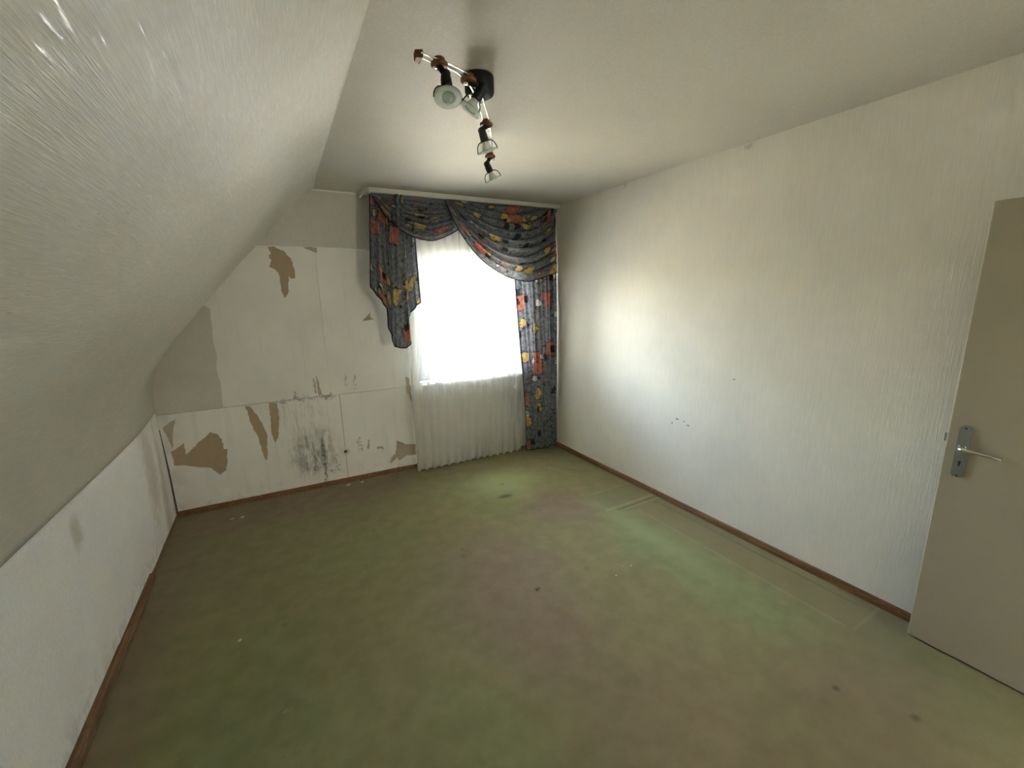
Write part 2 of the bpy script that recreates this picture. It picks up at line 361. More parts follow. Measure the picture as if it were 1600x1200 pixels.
# ---- fabrics
n = N('sheer_voile'); co = n.coord('UV'); th = n.noise(n.mapping(co, (700, 700, 1)), 1.0, 2)
tr = n.sh('Transparent', Color=(.97, .97, .96)); tl = n.sh('Translucent', Color=(.86, .86, .84)); df = n.sh('Diffuse', Color=(.84, .835, .80))
M['sheer'] = n.done(n.mixs(n.rng(th, .3, .7, .34, .44), tr, n.mixs(.50, tl, df)))
def print_cloth(name, trans):
    n = N(name); uv = n.coord('UV')
    wob = n.vadd(n.vadd(n.noise(uv, 9, 4, .65, col=True), (-.5, -.5, -.5)), .10, 'SCALE')
    p = n.vadd(uv, wob)
    marb = n.noise(uv, 28, 6, .7); marb2 = n.noise(uv, 5, 4, .6)
    c = n.mix(n.rng(marb, .32, .68), (.085, .088, .096), (.25, .255, .275)); c = n.mix(n.rng(marb2, .5, .75), c, n.mix(1.0, c, (.62, .60, .62), 'MULTIPLY'))
    def patches(scale, off, thr, col1, col2, pick, c, metric='EUCLIDEAN'):
        v = n.voronoi(n.mapping(p, (scale, scale*.85, scale), off), 1.0, 'F1', metric)
        sel = n.xyz(v.outputs['Color'])[0]
        m = n.math('MULTIPLY', n.rng(v.outputs['Distance'], thr, thr*1.10, 1, 0), n.rng(sel, pick, pick+.01, 1, 0))
        rim = n.math('MULTIPLY', n.math('MULTIPLY', n.rng(v.outputs['Distance'], thr*1.02, thr*1.10), n.rng(v.outputs['Distance'], thr*1.15, thr*1.30, 1, 0)), n.rng(sel, pick, pick+.01, 1, 0))
        c = n.mix(m, c, n.mix(n.rng(marb, .35, .65), col1, col2)); return n.mix(n.math('MULTIPLY', rim, .7), c, (.02, .02, .022)), m
    c, my = patches(6.2, (.3, .1, 0), .34, (.42, .25, .06), (.62, .45, .17), .30, c)
    c, mr = patches(5.4, (7.7, 3.2, 0), .33, (.34, .095, .065), (.50, .20, .14), .26, c, 'CHEBYCHEV')
    c, _ = patches(8.0, (2.2, 9.4, 0), .24, (.50, .48, .45), (.62, .60, .56), .18, c)
    c, _ = patches(8.5, (5.1, 4.6, 0), .22, (.012, .012, .013), (.03, .03, .03), .24, c, 'CHEBYCHEV')
    c, _ = patches(16.0, (1.7, 6.3, 0), .16, (.012, .012, .013), (.03, .03, .03), .22, c)
    e = n.voronoi(p, 7.0, 'DISTANCE_TO_EDGE'); ln = n.math('MULTIPLY', n.rng(e.outputs['Distance'], .012, .028, 1, 0), n.rng(n.noise(uv, 9, 2), .45, .6))
    c = n.mix(n.math('MULTIPLY', ln, .75), c, (.02, .02, .022))
    b = n.bsdf(c, .52, .35, normal=n.bump(marb, .10, .002), Sheen_Weight=.1)
    return n.done(n.mixs(trans, b, n.sh('Translucent', Color=c)))
M['print'] = print_cloth('printed_curtain_cloth', .28)
M['piping'] = simple('black_piping', (.018, .016, .016), .7, .2)
M['render'] = simple('pale_house_render', (.82, .79, .73), .9, .1, nscale=3, namp=.05)
M['rooftile'] = simple('weathered_roof_tile', (.40, .27, .22), .8, .2, nscale=6, namp=.2)
M['lawn'] = simple('pale_paving', (.60, .52, .38), .95, .1, nscale=2, namp=.15)

# ================================================================== SETTING
YF = -0.30                             # rear wall
# floor
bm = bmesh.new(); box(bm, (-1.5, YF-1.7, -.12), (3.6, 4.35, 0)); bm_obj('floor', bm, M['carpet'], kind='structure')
# ceiling
bm = bmesh.new(); nx, ny = 24, 30; grid = []
for j in range(ny+1):
    row = []
    for i in range(nx+1):
        x = .20 + (3.0-.20)*i/nx; y = YF-.1 + (4.25-YF)*j/ny
        z = ZC + .012*math.sin(x*1.9+.6)*math.sin(y*1.3)*sstep(0, .6, XR-x)*sstep(0, .5, gy(x)-y) if x < XR and y < gy(x) else ZC
        row.append(bm.verts.new((x, y, z)))
    grid.append(row)
for j in range(ny):
    for i in range(nx): bm.faces.new((grid[j][i], grid[j][i+1], grid[j+1][i+1], grid[j+1][i]))
r = bmesh.ops.extrude_face_region(bm, geom=list(bm.faces)); bmesh.ops.translate(bm, vec=(0, 0, .25), verts=[v for v in r['geom'] if isinstance(v, bmesh.types.BMVert)])
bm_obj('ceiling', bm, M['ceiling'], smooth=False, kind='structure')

# sloping attic wall and knee wall: measured cross-section, bulging inward a little short of the window wall
PROF = [(-.826, -.03), (-.826, .20), (-.826, .37), (-.829, .655), (-.832, .80), (-.833, .907), (-.827, 1.005), (-.811, 1.076), (-.782, 1.169), (-.734, 1.261),
        (-.671, 1.351), (-.576, 1.474), (-.46, 1.602), (-.26, 1.830), (-.148, 1.956), (-.026, 2.085), (.1, 2.226), (.228, 2.367), (.303, 2.438), (.36, 2.486), (.412, 2.526), (.44, 2.548)]
pp = resample(catmull([(a, b, 0) for a, b in PROF], 8), 90); pp = [(p.x, p.y) for p in pp]
def nrm(i):
    a = pp[max(0, i-1)]; b = pp[min(len(pp)-1, i+1)]; d = Vector((b[0]-a[0], b[1]-a[1])).normalized(); return d.y, -d.x
YS = [YF-.1 + (3.1-YF+.1)*j/44 for j in range(44)] + [3.1 + j*.025 for j in range(40)]
def slope_pt(i, y, out=0.0):
    x, z = pp[i]; nx_, nz_ = nrm(i); g = gy(x); d = g - y
    amp = .038*sstep(.05, .6, z) + .022*sstep(.9, 1.5, z) - .056*sstep(1.5, 2.45, z)
    t_ = max(0, d)/.66; q = amp*(t_ if t_ < .8 else (.8 + .15*(1-(1-min(1, (t_-.8)/.3))**2)))*(1 - .95*sstep(.70, 2.6, d))
    sh = -.026*(3.96-y)*sstep(1.0, 2.5, z)
    return Vector((x + nx_*q - nx_*out + sh, y, z + nz_*q - nz_*out))
isplit = min(range(len(pp)), key=lambda i: abs(pp[i][1]-.872) + (0 if pp[i][0] < -.7 else 9))
def sheet(name, i0, i1, mat, thick=0.0):
    ys = [y for y in YS if y < gy(-.8)+.03] + [gy(-.8)+.05]
    idx = list(range(i0, i1+1)); V = []; Fc = []; W = len(idx)
    for y in ys:
        for i in idx: V.append(slope_pt(i, y, -thick))
    for j in range(len(ys)-1):
        for k in range(W-1): Fc.append((j*W+k, (j+1)*W+k, (j+1)*W+k+1, j*W+k+1))
    o0 = len(V)
    for y in ys:
        for i in idx: V.append(slope_pt(i, y, .12))
    for j in range(len(ys)-1):
        for k in range(W-1): Fc.append((o0+j*W+k, o0+j*W+k+1, o0+(j+1)*W+k+1, o0+(j+1)*W+k))
    J = len(ys)-1
    for k in range(W-1):
        Fc.append((k, k+1, o0+k+1, o0+k)); Fc.append((J*W+k+1, J*W+k, o0+J*W+k, o0+J*W+k+1))
    for j in range(J):
        Fc.append(((j+1)*W, j*W, o0+j*W, o0+(j+1)*W)); Fc.append((j*W+W-1, (j+1)*W+W-1, o0+(j+1)*W+W-1, o0+j*W+W-1))
    return mesh_obj(name, V, Fc, mat, smooth=True, kind='structure')
o = sheet('wall_left', 0, isplit, M['paper_left'])
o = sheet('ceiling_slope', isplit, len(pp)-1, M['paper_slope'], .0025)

# right wall
bm = bmesh.new(); box(bm, (XR, YF-.2, -.05), (XR+.22, 4.2, 2.75)); bm_obj('wall_right', bm, M['paper_right'], kind='structure')
wr = bpy.data.objects['wall_right']
for y, z, s in ((1.703, 2.514, .03), (2.72, 2.516, .02)):
    bm = bmesh.new(); P = [(y-s, z+.015), (y+s*.8, z+.012), (y+s*.3, z-.012), (y-s*.5, z-.02)]
    prism(bm, P, lambda a, b, d: (XR-d-.010*max(0, z-b)/.02, a, b), .0, .0015); bm_obj('paper_flap', bm, M['remnant'], wr)

# window wall: masonry core with the opening, plasterboards and paper remnants in front
WX0, WX1, WZ0, WZ1 = 1.175, 2.345, .840, 2.075
bm = bmesh.new(); D = -.30
gbox(bm, -1.3, WX0, -.012, D, -.1, 2.8); gbox(bm, WX1, XR+.2, -.012, D, -.1, 2.8)
gbox(bm, WX0, WX1, -.012, D, -.1, WZ0-.03); gbox(bm, WX0, WX1, -.012, D, WZ1, 2.8)
wb = bm_obj('wall_back', bm, M['joint'], kind='structure')
def board(x0, x1, z0, z1):
    bm = bmesh.new(); gbox(bm, x0, x1, 0, -.0125, z0, z1)
    return bm_obj('plasterboard', bm, M['board'], wb)
board(-.95, .4545, 0, .834); board(.4585, WX0, 0, .832); board(WX0, XR+.05, 0, .808)
board(-.95, .386, .8375, ZC+.02); board(.3872, WX0, .8350, ZC+.02)
board(WX0+.001, WX1, WZ1, ZC+.02); board(WX1+.001, XR+.05, .810, ZC+.02)
# plaster-lined window reveal
bm = bmesh.new()
gbox(bm, WX0, WX0+.012, 0, -.10, WZ0, WZ1); gbox(bm, WX1-.012, WX1, 0, -.10, WZ0, WZ1); gbox(bm, WX0, WX1, 0, -.10, WZ1-.012, WZ1)
bm_obj('reveal', bm, M['frame'], wb)
def remnant(pts, mat='remnant', d=.0022, amp=.006, seg=.05, name='wallpaper_remnant'):
    return wallpoly(name, rough_edge(pts, amp, seg), -.001, d, M[mat], wb)
remnant([(-.06, 2.085), (.271, 2.088), (.60, 2.086), (.797, 2.082), (.806, 2.12), (.815, 2.52), (.40, 2.52), (.18, 2.34)], amp=.002)
o = remnant([(.797, 2.070), (.850, 2.070), (.850, 2.52), (.815, 2.52), (.806, 2.12)], amp=.002); 
remnant([(-.46, 1.66), (-.411, 1.63), (-.385, 1.61), (-.392, 1.473), (-.401, 1.355), (-.394, 1.235), (-.41, 1.163), (-.398, 1.033), (-.407, .840), (-.86, .840), (-.88, 1.1), (-.78, 1.30)], amp=.004)
wallpoly('corner_crack', [(-.85, 0), (-.813, 0), (-.816, .40), (-.826, .72), (-.85, .72)], -.001, .003, M['joint'], wb)
TORN = [
 ([(.052,2.077),(.094,2.083),(.156,2.052),(.205,1.993),(.223,1.9),(.215,1.835),(.186,1.835),(.173,1.859),(.155,1.723),(.122,1.683),(.107,1.737),(.107,1.859),(.085,1.905),(.043,1.925),(.066,1.977),(.051,2.01),(.07,2.03)], 'torn'),
 ([(.302,2.083),(.405,2.085),(.399,2.036),(.390,2.045),(.356,2.058)], 'torn_pale'),
 ([(.707,1.469),(.787,1.549),(.782,1.503),(.813,1.472),(.775,1.478),(.751,1.472)], 'torn_pale'),
 ([(-.787,.539),(-.695,.595),(-.698,.499),(-.519,.653),(-.47,.621),(-.451,.58),(-.451,.496),(-.423,.491),(-.456,.318),(-.5,.284),(-.554,.355),(-.716,.413),(-.782,.423)], 'torn'),
 ([(-.259,.827),(-.228,.821),(-.158,.669),(-.137,.571),(-.16,.351),(-.178,.347),(-.2,.535),(-.235,.666)], 'torn'),
 ([(-.091,.830),(-.036,.825),(-.029,.695),(-.059,.525),(-.086,.482),(-.103,.581)], 'torn'),
 ([(.92,.322),(1.011,.259),(1.099,.252),(1.1,.139),(1.003,.149),(.93,.108),(.915,.148),(.843,.098),(.855,.151),(.901,.188)], 'torn_pale'),
 ([(.262,1.000),(.270,1.005),(.276,.87),(.262,.87)], 'torn_pale'), ([(.283,1.015),(.290,1.025),(.318,.850),(.284,.856)], 'torn_pale'),
 ([(1.051,.936),(1.084,.915),(1.101,.664),(1.05,.796)], 'torn_pale'),
 ([(.666,.377),(.675,.367),(.661,.281),(.646,.293)], 'torn_pale'), ([(.737,.293),(.782,.288),(.795,.249),(.765,.27),(.735,.266)], 'torn_pale'),
 ([(-.806,.738),(-.716,.795),(-.745,.706),(-.772,.55),(-.785,.626),(-.801,.701)], 'torn_pale'),
]
for pts, m in TORN: remnant(pts, m, .0012, .0045, .018, 'torn_patch')
# loose strip of slope paper curling down onto the gable, and white filler crumbs at the cracks
remnant([(-.30, 1.82), (-.225, 1.905), (-.10, 2.03), (-.05, 2.09), (-.13, 2.05), (-.27, 1.90)], 'paper_slope', .006, .006, .03)
for x, z, s in ((.272, .19, .02), (.278, .27, .012), (.30, .17, .018), (.405, .215, .022), (.402, .17, .014), (-.26, .052, .025), (-.24, .075, .016), (-.20, .066, .02), (.29, .815, .022)):
    remnant([(x-s*.4, z-s), (x+s*.4, z-s*.8), (x+s*.45, z+s), (x-s*.2, z+s*.8)], 'board', .004, .003, .02, 'plaster_flake')

# rear wall with the doorway, small hall behind it
DX0, DX1, DH = 1.66, 2.50, 2.00
bm = bmesh.new()
box(bm, (-1.3, YF-.14, -.05), (DX0, YF, 2.75)); box(bm, (DX1, YF-.14, -.05), (XR+.2, YF, 2.75)); box(bm, (DX0, YF-.14, DH), (DX1, YF, 2.75))
bm_obj('wall_rear', bm, M['paper_rear'], kind='structure')
bm = bmesh.new()
box(bm, (.6, YF-1.70, -.05), (3.4, YF-1.58, 2.75)); box(bm, (.6, YF-1.6, -.05), (.72, YF-.14, 2.75)); box(bm, (3.28, YF-1.6, -.05), (3.4, YF-.14, 2.75))
bm_obj('wall_hall', bm, M['paper_rear'], kind='structure')
bm = bmesh.new(); box(bm, (.6, YF-1.70, 2.50), (3.4, YF-.12, 2.75)); bm_obj('ceiling_hall', bm, M['ceiling'], kind='structure')
bm = bmesh.new()
box(bm, (DX0-.05, YF-.16, 0), (DX0+.02, YF+.015, DH)); box(bm, (DX1-.005, YF-.16, 0), (DX1+.06, YF+.015, DH)); box(bm, (DX0-.05, YF-.16, DH-.01), (DX1+.06, YF+.015, DH+.06))
bm_obj('trim_1', bm, M['door'], kind='structure')
# added fill light at the hall end, with a made-up glazed door around it
hl = bpy.data.lights.new('hall_fill', 'AREA'); ho = bpy.data.objects.new('hall_fill', hl); COL.objects.link(ho)
hl.shape = 'RECTANGLE'; hl.size = .86; hl.size_y = 1.5; hl.energy = HALL_POWER; hl.color = (1.0, .91, .78); ho.location = (2.75, YF-1.54, .98)
ho.rotation_euler = Vector((-.25, 1, 0)).to_track_quat('-Z', 'Z').to_euler()
w2 = tag(bpy.data.objects.new('added_hall_window', None), kind='structure'); COL.objects.link(w2)
bm = bmesh.new()
for a in ((2.22, .02, 2.29, 1.95), (3.21, .02, 3.28, 1.95), (2.29, .02, 3.21, .16), (2.29, 1.82, 3.21, 1.95)): box(bm, (a[0], YF-1.58, a[1]), (a[2], YF-1.50, a[3]))
bm_obj('window_frame', bm, M['frame'], w2)
bm = bmesh.new(); box(bm, (2.29, YF-1.566, .16), (3.21, YF-1.56, 1.82)); bm_obj('pane', bm, M['glass'], w2)

# skirting boards: moulded strips
def skirting(name, p0, p1, into, h=.045, t=.014):
    p0 = Vector((*p0, 0)); p1 = Vector((*p1, 0)); nv = Vector((*into, 0))
    prof = [(0, 0), (t, 0), (t, h*.55), (t*.82, h*.62), (t*.82, h*.80), (t*.45, h*.97), (0, h)]
    bm = bmesh.new(); A = [bm.verts.new(p0 + nv*a + Vector((0, 0, b))) for a, b in prof]; B = [bm.verts.new(p1 + nv*a + Vector((0, 0, b))) for a, b in prof]
    bm.faces.new(A); bm.faces.new(B[::-1])
    for i in range(len(prof)): bm.faces.new((A[i], B[i], B[(i+1) % len(prof)], A[(i+1) % len(prof)]))
    return bm_obj(name, bm, M['skirting'], kind='structure')
skirting('baseboard_right', (XR, .55), (XR, gy(XR)), (-1, 0), .046, .014)
skirting('baseboard_back', (-.82, gy(-.82)), (WX0, gy(WX0)), (0, -1), .044, .013)
skirting('baseboard_left', (-.828, 2.47), (-.829, 3.10), (1, 0), .042, .026)
skirting('baseboard_left', (-.828, 1.2), (-.828, 2.466), (1, 0), .046, .030)
skirting('baseboard_left', (-.828, YF), (-.828, 1.197), (1, 0), .046, .030)
skirting('baseboard_left', (-.829, 3.104), (-.826, gy(-.82)-.012), (1, 0), .020, .008)

# window
win = tag(bpy.data.objects.new('window_1', None), kind='structure'); COL.objects.link(win)
def ring_frame(name, x0, x1, z0, z1, wl, wr_, wb_, wt, n0, n1, mat, parent, bev=.006):
    bm = bmesh.new()
    gbox(bm, x0, x0+wl, n0, n1, z0, z1); gbox(bm, x1-wr_, x1, n0, n1, z0, z1)
    gbox(bm, x0+wl, x1-wr_, n0, n1, z0, z0+wb_); gbox(bm, x0+wl, x1-wr_, n0, n1, z1-wt, z1)
    bevel(bm, bev, 2); return bm_obj(name, bm, mat, parent)
ring_frame('window_frame', WX0+.012, WX1-.012, WZ0+.005, WZ1-.012, .065, .065, .075, .055, -.10, -.17, M['frame'], win)
sash = ring_frame('sash', WX0+.072, WX1-.072, WZ0+.075, WZ1-.062, .080, .080, .105, .055, -.085, -.155, M['frame'], win)
bm = bmesh.new(); gbox(bm, WX0+.14, WX1-.14, -.118, -.124, WZ0+.16, WZ1-.11); bm_obj('pane', bm, M['glass'], sash)
bm = bmesh.new(); gbox(bm, WX0-.04, WX1+.04, .055, -.10, WZ0-.03, WZ0); bevel(bm, .006); bm_obj('window_sill', bm, M['frame'], win)
bm = bmesh.new(); gbox(bm, WX0-.02, WX1+.02, -.17, -.36, WZ0-.05, WZ0-.02); bm_obj('outer_sill', bm, M['steel'], win)
hx = WX0+.112; bm = bmesh.new(); gbox(bm, hx-.014, hx+.014, -.072, -.086, 1.40, 1.47)
tube(bm, [(hx, gy(hx, -.075), 1.435), (hx, gy(hx, -.035), 1.435), (hx, gy(hx, -.030), 1.41), (hx, gy(hx, -.030), 1.32)], .008, 10)
bm_obj('window_handle', bm, M['frame'], sash)

# door: rebated leaf standing open along the right wall
XD, YD = 2.515, .585
door = tag(bpy.data.objects.new('door_1', None), kind='structure'); COL.objects.link(door); door.location = (XD, YD-.86, 0)
def dpart(name, bm, mat, par=None, smooth=False):
    o = bm_obj(name, bm, mat, None, smooth); o.parent = par or door
    o.matrix_parent_inverse = Matrix.Translation(-door.location) if par is None else Matrix.Identity(4)
    return o
bm = bmesh.new(); box(bm, (XD, YD-.86, .008), (XD+.018, YD, 1.985)); bevel(bm, .005, 3)
bm2 = bmesh.new(); box(bm2, (XD+.015, YD-.845, .010), (XD+.040, YD-.014, 1.970)); bevel(bm2, .002, 1)
tmp = bpy.data.meshes.new('tmp'); bm2.to_mesh(tmp); bm2.free(); bm.from_mesh(tmp)
leaf = dpart('door_leaf', bm, M['door'])
py0 = YD-.055
bm = bmesh.new(); pts = []
for k in range(13): a = PI*k/12; pts.append((py0+.0205*math.cos(a), 1.062+.0205*math.sin(a)))
for k in range(13): a = PI+PI*k/12; pts.append((py0+.0205*math.cos(a), .860+.0205*math.sin(a)*.55))
prism(bm, pts, lambda a, b, d: (XD-d, a, b), -.001, .007)
ed = [e for e in bm.edges if all(abs(v.co.x-(XD-.007)) < 1e-5 for v in e.verts)]
bmesh.ops.bevel(bm, geom=ed, offset=.003, segments=2, affect='EDGES'); plate = dpart('handle_plate', bm, M['steel'])
bm = bmesh.new(); hz = .985
tube(bm, [(XD-.005, py0, hz), (XD-.035, py0, hz), (XD-.048, py0-.004, hz), (XD-.054, py0-.018, hz+.001), (XD-.055, py0-.045, hz+.002), (XD-.054, py0-.085, hz-.001), (XD-.052, py0-.118, hz-.007), (XD-.050, py0-.124, hz-.008)],
     [.011, .0105, .011, .0105, .009, .0075, .0065, .004], 14); lv = dpart('lever_handle', bm, M['lever'], None, True)
bm = bmesh.new(); lathe(bm, (XD-.006, py0, hz), (-1, 0, 0), [(0, .0), (0, .0145), (.008, .0135), (.010, .011)], 20); dpart('lever_collar', bm, M['lever'], None, True)
bm = bmesh.new(); lathe(bm, (XD-.0065, py0, .918), (-1, 0, 0), [(0, .0), (.0, .0055), (.0015, .0050), (.0012, 0)], 16); box(bm, (XD-.0082, py0-.0025, .900), (XD-.006, py0+.0025, .917)); dpart('keyhole', bm, M['black'])
for zz in (1.070, .856):
    bm = bmesh.new(); lathe(bm, (XD-.0065, py0, zz), (-1, 0, 0), [(0, 0), (0, .004), (.0018, .0036), (.0012, 0)], 12); dpart('plate_screw', bm, M['black'])
bm = bmesh.new(); box(bm, (XD+.006, YD-.004, .995), (XD+.018, YD+.011, 1.035)); bevel(bm, .003, 2); dpart('latch_bolt', bm, M['steel'])
for zz in (.22, 1.75):
    bm = bmesh.new(); lathe(bm, (XD+.005, YD-.868, zz), (0, 0, 1), [(0, 0), (0, .009), (.07, .009), (.07, 0)], 14); dpart('hinge', bm, M['steel'])

# ================================================================== OUTSIDE
bm = bmesh.new(); box(bm, (-30, 4.6, -3.3), (45, 60, -3.0)); bm_obj('ground', bm, M['lawn'], kind='structure')
bm = bmesh.new(); box(bm, (-2.2, gy(1.7)+.32, -3.2), (4.4, gy(1.7)+.40, -.12)); bm_obj('wall_outside', bm, M['render'], kind='structure')
hs = thing('neighbour_house', 'pale rendered house with tiled gable roof seen through the sheer curtain', 'house', (9.5, 17, -3.0))
bm = bmesh.new(); prism(bm, [(-5, 0), (5, 0), (5, 4.2), (0, 7.6), (-5, 4.2)], lambda a, b, d: (a, d, b), 0, 9); bm_obj('house_wall', bm, M['render'], hs)
bm = bmesh.new(); prism(bm, [(-5.5, 3.95), (0, 7.7), (0, 7.95), (-5.5, 4.2)], lambda a, b, d: (a, d, b), -.4, 9.4); prism(bm, [(0, 7.7), (5.5, 3.95), (5.5, 4.2), (0, 7.95)], lambda a, b, d: (a, d, b), -.4, 9.4)
bm_obj('roof', bm, M['rooftile'], hs)
for wx_, wz_ in ((-3, 1.2), (-.6, 1.2), (1.8, 1.2), (-1.8, 4.1), (.8, 4.1)):
    bm = bmesh.new(); box(bm, (wx_, -.03, wz_), (wx_+1.1, .05, wz_+1.3)); f = bm_obj('house_window', bm, M['frame'], hs)
    bm = bmesh.new(); box(bm, (wx_+.1, -.04, wz_+.1), (wx_+1.0, -.025, wz_+1.2)); bm_obj('window_pane', bm, M['steel'], f)

# ================================================================== CURTAINS
# rail
rail = thing('curtain_rail', 'white curtain rail with rounded end screwed to the ceiling above the window', 'curtain rail', (1.7, gy(1.7, .12), ZC))
def rpart(name, bm, mat, smooth=False): return adopt(bm_obj(name, bm, mat, None, smooth), rail)
bm = bmesh.new()
path = [(.775, .0), (.776, .17), (.785, .215), (.81, .238), (.85, .245), (1.4, .245), (2.0, .245), (XR-.012, .245)]
path = [(p.x, p.y) for p in catmull([(a, b, 0) for a, b in path], 6)]
prof = [(0, ZC-.002), (0, ZC-.036), (.004, ZC-.040), (.010, ZC-.040), (.012, ZC-.036), (.012, ZC-.002)]
rings = []
for i, (x, nn) in enumerate(path):
    a = path[max(0, i-1)]; b = path[min(len(path)-1, i+1)]; d = Vector((b[0]-a[0], b[1]-a[1])).normalized(); nv = (-d.y, d.x)
    rings.append([bm.verts.new((x - nv[0]*q, gy(x, nn - nv[1]*q), z)) for q, z in prof])
for A, B in zip(rings, rings[1:]):
    for k in range(len(prof)): bm.faces.new((A[k], A[(k+1) % len(prof)], B[(k+1) % len(prof)], B[k]))
bm.faces.new(rings[0]); bm.faces.new(rings[-1][::-1]); rpart('fascia', bm, M['white'])
bm = bmesh.new(); gbox(bm, .80, XR-.02, .03, .225, ZC-.020, ZC-.003); rpart('rail_board', bm, M['white'])
for nn in (.075, .15, .20):
    bm = bmesh.new(); gbox(bm, .82, XR-.03, nn-.006, nn+.006, ZC-.030, ZC-.019); rpart('track', bm, M['white'])

def cloth(name, rows, mat, parent, su=1.0, sv=1.0, uvo=(0, 0)):
    """rows: list of equal-length lists of world points; UV in metres along the cloth"""
    W = len(rows[0]); V = []; U = []; Fc = []
    mid = W//2; vv = 0.0
    for j, r in enumerate(rows):
        if j: vv += max((Vector(rows[j][k])-Vector(rows[j-1][k])).length for k in (0, mid//2, mid, (mid+W)//2 - 1, W-1))
        L = [0]
        for a, b in zip(r, r[1:]): L.append(L[-1] + (Vector(b)-Vector(a)).length)
        for k, p in enumerate(r): V.append(p); U.append((uvo[0] + (L[k]-L[-1]*.5)*su, uvo[1] - vv*sv))
    for j in range(len(rows)-1):
        for k in range(W-1): Fc.append((j*W+k, j*W+k+1, (j+1)*W+k+1, (j+1)*W+k))
    return mesh_obj(name, V, Fc, mat, parent, True, U)

# sheer
sheer = thing('sheer_curtain', 'white pleated sheer net curtain hanging to the floor in front of the window', 'curtain', (1.68, gy(1.68, .14), 0))
random.seed(3)
NF = 15; ph = [random.uniform(-.5, .5) for _ in range(NF+3)]; am = [random.uniform(.75, 1.15) for _ in range(NF+3)]
rows = []; NR, NC = 60, NF*14
for j in range(NR+1):
    t = j/NR; z = 2.490 - t*(2.490-.010); row = []
    for k in range(NC+1):
        u = k/NC; fu = u*NF; i = int(min(fu, NF-1e-6)); f = fu-i
        phs = ph[i]*(1-f) + ph[i+1]*f; a = am[i]*(1-f) + am[i+1]*f
        th = 2*PI*fu + phs*1.3 + .25*math.sin(3*t+i)
        wv = math.sin(th + .55*math.sin(th)); A = (.013 + .018*sstep(0, .75, t))*a
        x0 = 1.052 + .012*math.sin(t*4) + .018*sstep(.6, 1, t); x1 = 2.215
        x = x0 + (x1-x0)*u + (.014+.014*sstep(.05, .6, t))*math.cos(th)
        nn = .112 + A*wv + .004*math.sin(11*u + 5*t)
        row.append((x, gy(x, nn), z + .004*math.sin(th)*t))
    rows.append(row)
adopt(cloth('sheer_panel', rows, M['sheer'], None), sheer)
bm = bmesh.new(); tube(bm, [(p[0], p[1], p[2]+.003) for p in rows[-1][::2]], .0022, 5); adopt(bm_obj('hem', bm, M['sheer']), sheer)
bm = bmesh.new(); gbox(bm, 1.05, 2.22, .108, .116, 2.465, 2.493); adopt(bm_obj('heading_tape', bm, M['white']), sheer)

# long drape on the right
drape = thing('window_drape', 'long printed grey drape with yellow and red patches right of the sheer curtain', 'curtain', (2.42, gy(2.42, .2), 0))
rows = []; NR, NC = 70, 110
for j in range(NR+1):
    t = j/NR; z = 2.490 - t*(2.490-.012); row = []
    xl = 2.135 + .115*sstep(.15, .95, t); xr = 2.622
    for k in range(NC+1):
        u = k/NC; x = xl + (xr-xl)*u
        pan = (u*2.35 + .0) % 1.0
        bul = (abs(math.sin(PI*pan))**.55)*.034*sstep(.05, .5, t)
        fine = .009*math.sin(2*PI*u*9 + .5*math.sin(5*t))*(1-.75*t) + .004*math.sin(2*PI*u*14+1)*t
        nn = .178 + bul + fine - .012*u*t
        row.append((x, gy(x, nn), z + (.006*math.sin(9*u) + .004*math.sin(25*u))*t**4 + .006*t**4))
    rows.append(row)
adopt(cloth('drape_panel', rows, M['print'], None, uvo=(3.1, 1.7)), drape)
bm = bmesh.new(); tube(bm, [r[0] for r in rows[::2]], .004, 6); tube(bm, rows[-1][::3], .004, 6); adopt(bm_obj('hem', bm, M['piping']), drape)

# valance: two swags and a cascade tail sewn to one heading band
val = thing('curtain_valance', 'printed swagged valance with two draped swags and a stepped tail above the window', 'valance', (1.7, gy(1.7, .22), 2.5))
def gp(x, n_, z): return (x, gy(x, n_), z)
def swag(curves, n0, n1, nfold, amp, seed, uvo, nu=72, nv=84, belly=.06):
    random.seed(seed); K = [resample(catmull([(x, 0, z) for x, z in c], 14), nu) for c in curves]
    cols = [resample(catmull([k[i] for k in K], 24), nv) for i in range(nu)]
    rows = []; jit = [random.uniform(-.35, .35) for _ in range(nfold+3)]
    for j in range(nv):
        v = j/(nv-1); row = []
        for i in range(nu):
            u = i/(nu-1); p = cols[i][j]
            fv = v*nfold + .25*math.sin(2.2*u+seed) + .18*math.sin(5*u)*math.sin(7*v)
            ii = int(max(0, min(fv, nfold))); fv2 = fv + jit[ii]*(fv-ii)*(1-(fv-ii))*2
            w_ = abs(math.sin(PI*fv2))**.6
            env = (.35 + .65*math.sin(PI*u)**.5)*(1-.55*sstep(.80, 1.0, v))
            nn = n0 + (n1-n0)*v + belly*math.sin(PI*u)*sstep(0, .8, v) + amp*(w_-.75)*env
            row.append(gp(p.x, nn, min(2.493, p.z - .008*(1-w_)*math.sin(PI*u))))
        rows.append(row)
    return rows
LC = [[(.845,2.503),(1.024,2.506),(1.211,2.502),(1.44,2.500)],
      [(.842,2.497),(.995,2.441),(1.14,2.405),(1.296,2.416),(1.450,2.470)],
      [(.838,2.488),(.977,2.37),(1.133,2.304),(1.302,2.301),(1.485,2.379)],
      [(.834,2.478),(.949,2.322),(1.102,2.218),(1.282,2.196),(1.515,2.294)],
      [(.830,2.468),(.935,2.298),(1.063,2.198),(1.213,2.154),(1.319,2.146),(1.458,2.198),(1.545,2.245)]]
